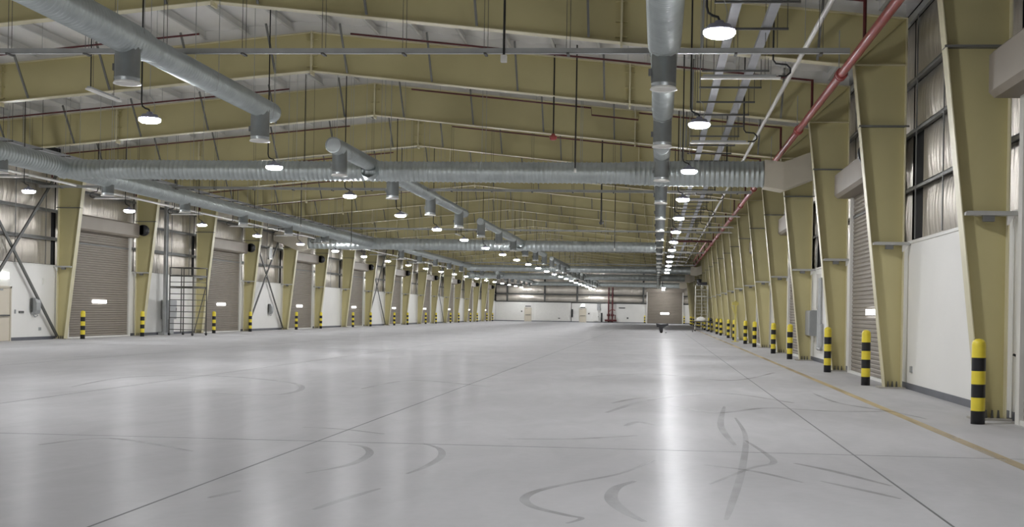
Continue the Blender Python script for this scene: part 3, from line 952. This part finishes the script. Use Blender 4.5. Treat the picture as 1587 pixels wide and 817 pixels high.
# wall bracing
def brace(side, i, k):
    X = (lambda x: x) if side == 'right' else mir
    ya, yb = fr(i) + .15, fr(i + 1) - .15
    o = empty('cross_brace', (X(5.05), (ya + yb) / 2, 0), 'dark crossed steel braces on the %s wall, %s from the camera' % (side, ORD[k]), 'brace', 'wall cross braces')
    h = (yb - ya) / 2
    MB().bar((0, -h, .12), (0, h, 7.3), .13, .05, up=(1, 0, 0)).build('brace_bar', DARKST, o)
    MB().bar((X(5.12) - X(5.05), h, .12), (X(5.12) - X(5.05), -h, 7.3), .13, .05, up=(1, 0, 0)).build('brace_bar', DARKST, o)
for k, i in enumerate((2, 6, 10, 14)):
    brace('left', i, k)
o = empty('wall_bracket_box', (mir(4.9), 74.3, 4.6), 'pale square framed box mounted high over the second left braces', 'box')
mb = MB().box(-.06, .06, -.32, .32, 0, .08).box(-.06, .06, -.32, .32, .72, .8).box(-.06, .06, -.32, -.24, 0, .8).box(-.06, .06, .24, .32, 0, .8)
mb.build('box_frame', OFFW, o)
MB().box(-.05, .04, -.24, .24, .08, .72).build('box_panel', GREYBOX, o)

# vertical cable riser on the left wall with its red sounder
o = empty('cable_riser', (mir(4.98), 58.35, 0), 'tall grey vertical cable riser between second and third left columns', 'cable tray')
MB().box(-.05, .03, -.13, .13, .1, 6.8).build('riser_channel', GALVD, o)
for s in (-1, 1):
    MB().box(-.05, .08, s * .13 - .012, s * .13 + .012, .1, 6.8).build('riser_flange', GALVD, o)
MB().box(-.25, .08, -.2, .2, .0, .12).build('riser_foot', GALVD, o)
o = empty('alarm_sounder', (mir(4.86), 58.3, 6.85), 'small red alarm sounder at the top of the left riser', 'alarm')
MB().lathe([(0, 0), (0, .09), (.1, .11), (.22, .1), (.26, 0)], 12).build('sounder_body', RED, o)

# electrical cabinet left
def cabinet(x, y, z0, z1, w_, d_, label, m_=None):
    s = 1 if x < -10 else -1
    o = empty('electrical_cabinet', (x, y, z0), label, 'cabinet')
    MB().box(0, s * d_, -w_ / 2, w_ / 2, 0, z1 - z0).build('cabinet_body', m_ or GREYBOX, o)
    MB().box(s * d_, s * (d_ + .02), -w_ / 2 + .03, w_ / 2 - .03, .03, z1 - z0 - .03).build('cabinet_door', m_ or GREYBOX, o)
    MB().box(s * (d_ + .02), s * (d_ + .045), w_ / 2 - .12, w_ / 2 - .08, (z1 - z0) * .45, (z1 - z0) * .6).build('handle', DARKST, o)
    return o
c = cabinet(-25.45, 59.1, .8, 1.78, 1.1, .35, 'grey electrical cabinet behind the left rolling scaffold')
MB().box(.03, .3, -.3, .35, -.78, 0).build('cable_duct', GREYBOX, c)
c = cabinet(5.30, 40.0, .86, 1.70, 1.35, .28, 'grey electrical cabinet on the right wall past the second shutter')
for dy_ in (-1.0, -1.25, -1.5):
    MB().tube([(-.06, dy_, 1.9), (-.06, dy_, -.3), (-.09, dy_ - .06, -.4), (-.09, dy_ - .3, -.42), (-.06, dy_ - .35, -.3), (-.06, dy_ - .35, .4)], .045, 8).build('cable_pipe', GALVD, c)
MB().box(-.14, 0, -1.05, -.35, .9, 2.05).build('upper_trunking', OFFW, c)

# ================================================================== ROLLING SCAFFOLDS, TABLE, CART
def scaffold(loc, rot, wx, dy_, zt, rungs, label, m_):
    o = empty('rolling_scaffold', loc, label, 'scaffold'); o.rotation_euler.z = rot
    for sx in (0, .5, 1):
        for sy in (0, 1):
            x = -wx / 2 + wx * sx
            y = dy_ * sy
            if sx == .5 and sy == 1: continue
            p = MB().tube([(x, y, .14), (x, y, zt)], .03, 8).build('post', m_, o)
            if sx != .5:
                MB().lathe([(-.03, 0), (-.03, .07), (.03, .07), (.03, 0)], 12, (x, y, .07), 'X').build('castor', BLACK, p)
    for k in range(rungs):
        z = .3 + (zt - .75) * k / (rungs - 1)
        MB().tube([(-wx / 2, 0, z), (wx / 2, 0, z)], .02, 6).build('rung', m_, o)
        MB().tube([(wx / 2, 0, z), (wx / 2, dy_, z)], .016, 6).build('rung', m_, o)
    for z in (zt - .02, zt - .42):
        MB().tube([(-wx / 2, 0, z), (wx / 2, 0, z), (wx / 2, dy_, z), (-wx / 2, dy_, z), (-wx / 2, 0, z)], .024, 6).build('guard_rail', m_, o)
    MB().box(-wx / 2, wx / 2, 0, dy_, zt - 1.02, zt - .96).build('platform', m_, o)
    MB().tube([(wx / 2 + .02, dy_ * .1, .2), (wx / 2 + .02, dy_ * .9, zt - 1.0)], .025, 6).build('diagonal_brace', m_, o)
    return o
SCAF = mat('scaffold tube', (.10, .095, .085), .45, .4, var=((3, 3, 3), .15))
scaffold((-24.0, 57.6, 0), -.2, 1.35, 1.2, 3.45, 10, 'dark steel rolling scaffold by the third left column', SCAF)
SCAF2 = mat('pale scaffold tube', (.58, .57, .50), .45, .2, var=((3, 3, 3), .15))
scaffold((3.9, 106, 0), 0, 1.1, 1.4, 4.15, 12, 'pale rolling scaffold far down the right side', SCAF2)
o = empty('scaffold_box', (3.85, 106.5, 4.17), 'black machine on top of the far right scaffold', 'equipment')
MB().box(-.4, .5, -.3, .3, 0, .25).build('machine_base', BLK, o)
MB().lathe([(.25, .2), (.5, .24), (.55, 0)], 12, (-.2, 0, 0)).build('machine_head', BLK, o)

t = empty('work_table', (3.78, 100.4, 0), 'long dark topped work table before the far right scaffold', 'table')
MB().box(-.9, .9, -.4, .4, .88, .94).build('tabletop', SCAF, t)
for sx in (-1, 1):
    for sy in (-1, 1):
        MB().bar((sx * .65, sy * .33, .88), (sx * .82, sy * .33, .0), .05, .05).build('leg', SCAF, t)
MB().bar((-.72, 0, .5), (.72, 0, .5), .04, .04).build('stretcher', SCAF, t)
o = tag(MB().lathe([(0, 0), (0, .42), (.1, .45), (.22, .4), (.32, .22), (.38, .12), (.38, 0)], 16).build('wrapped_bundle', OFFW, None, (3.65, 100.4, .94)), 'white wrapped bundle lying on the far work table', 'bundle')
o = tag(MB().lathe([(0, 0), (0, .12), (.2, .13), (.25, .07), (.3, .07), (.3, 0)], 14).build('paint_can', BLK, None, (4.5, 100.4, .94)), 'small black can on the right end of the work table', 'can')

c = empty('utility_cart', (.32, 92.5, 0), 'small dark cart standing alone in the far middle of the floor', 'cart')
MB().prism([(-.42, .45), (.12, .42), (.52, .62), (.48, .74), (-.1, .68), (-.45, .74)], -.25, .25).build('cart_tray', BLK, c)
MB().prism([(-.16, .12), (.08, .12), (.12, .46), (-.24, .46)], -.15, .15).build('cart_body', BLK, c)
for s in (-1, 1):
    MB().lathe([(s * .16 - .03, 0), (s * .16 - .03, .12), (s * .16 + .03, .12), (s * .16 + .03, 0)], 14, (-.04, 0, .12), 'Y').build('wheel', BLACK, c)
MB().lathe([(0, 0), (0, .06), (.07, .05), (.08, 0)], 10, (.33, 0, 0)).build('cart_foot', GREYBOX, c)

JIB = mat('pale yellow paint', (.60, .52, .14), .45, var=((4, 4, 4), .08))
j = empty('swing_arm', (4.35, 66.5, 0), 'yellow post with a short swing arm by the right columns', 'post')
MB().tube([(0, 0, 0), (0, 0, 2.3)], .06, 10).build('post', JIB, j)
MB().bar((-.22, 0, 2.15), (.15, 0, 2.15), .16, .18).build('arm_head', JIB, j)
MB().bar((0, 0, 1.5), (-.22, 0, 2.0), .06, .06).build('arm_strut', JIB, j)
MB().box(-.2, .2, -.2, .2, 0, .03).build('post_base', JIB, j)

# far wall equipment --------------------------------------------------------
r = empty('sprinkler_riser', (-7.35, YN - .45, 0), 'pair of dark red sprinkler risers with valves on the far wall', 'pipe')
for s in (-.32, .28):
    MB().tube([(s, 0, .1), (s, 0, 5.5)], .12, 10).build('riser_pipe', DRED, r)
    MB().lathe([(1.0, .12), (1.05, .24), (1.35, .24), (1.4, .12)], 12, (s, 0, 0)).build('valve_body', DRED, r)
    MB().lathe([(-.32, .2), (-.28, .2)], 12, (s, 0, 1.5), 'Y').build('valve_wheel', RED, r)
MB().tube([(-.9, 0, .35), (.95, 0, .35)], .16, 10).build('manifold', DRED, r)
MB().tube([(.28, 0, 1.2), (.75, 0, 1.2), (.75, 0, .4)], .08, 8).build('bypass_pipe', DRED, r)
MB().tube([(-.32, 0, 1.7), (.28, 0, 2.1), (.7, 0, 1.9)], .06, 8).build('trim_pipe', RED, r)
MB().box(-1.0, .6, -.2, .3, 0, .12).build('plinth', BLK, r)
def end_box(name, x, z0, z1, wd, m_, label, cat, dp=.25):
    o = empty(name, (x, YN - .06, z0), label, cat)
    MB().box(-wd / 2, wd / 2, -dp, 0, 0, z1 - z0).build('case_body', m_, o)
    MB().box(-wd / 2 + .04, wd / 2 - .04, -dp - .02, -dp, .04, z1 - z0 - .04).build('case_door', m_, o)
    MB().box(wd / 2 - .14, wd / 2 - .08, -dp - .05, -dp - .02, (z1 - z0) * .45, (z1 - z0) * .6).build('handle', DARKST, o)
end_box('electrical_cabinet', -9.6, .2, 1.55, .9, OFFW, 'white electrical cabinet left of the far red risers', 'cabinet')
end_box('electrical_cabinet', -8.75, .1, 1.5, .25, BLK, 'narrow black cabinet just left of the far red risers', 'cabinet')
end_box('electrical_cabinet', -9.2, 1.9, 2.9, .5, GREYBOX, 'grey upper box above the white far wall cabinet', 'cabinet')
end_box('hose_box', -13.35, .75, 2.0, .25, BLK, 'narrow black box on the far wall between its two panels', 'box')
for x, z, wd, hh, lb in ((-21.3, 1.55, .22, .22, 'small dark plate left of the far left personnel door'), (-20.3, 2.36, .9, .14, 'dark sign strip above the far left personnel door'),
                         (-11.7, 2.3, .75, .14, 'dark sign strip under the far exit sign'), (-10.75, 1.35, .22, .22, 'small dark plate right of the far right personnel door'),
                         (-5.6, 2.33, 1.0, .16, 'dark vent strip on the far wall beside the red risers'), (-4.7, .75, .25, .25, 'small dark plate low on the far wall near the shutter'),
                         (-15.4, .55, .3, .14, 'small dark plate low on the far left wall sheet')):
    tag(MB().box(-wd / 2, wd / 2, -.04, 0, -hh / 2, hh / 2).build('wall_plate', DARKST, None, (x, YN - .055, z)), lb, 'wall plate')
for x in (-2.2, 4.35):
    o = bol.copy(); COL.objects.link(o); o.location = (x + (.15 if x < 0 else -.3), YN - .7, 0)
    tag(o, 'black and yellow bollard at the %s jamb of the far end shutter' % ('left' if x < 0 else 'right'), 'bollard', 'striped bollards beside the roller doors')
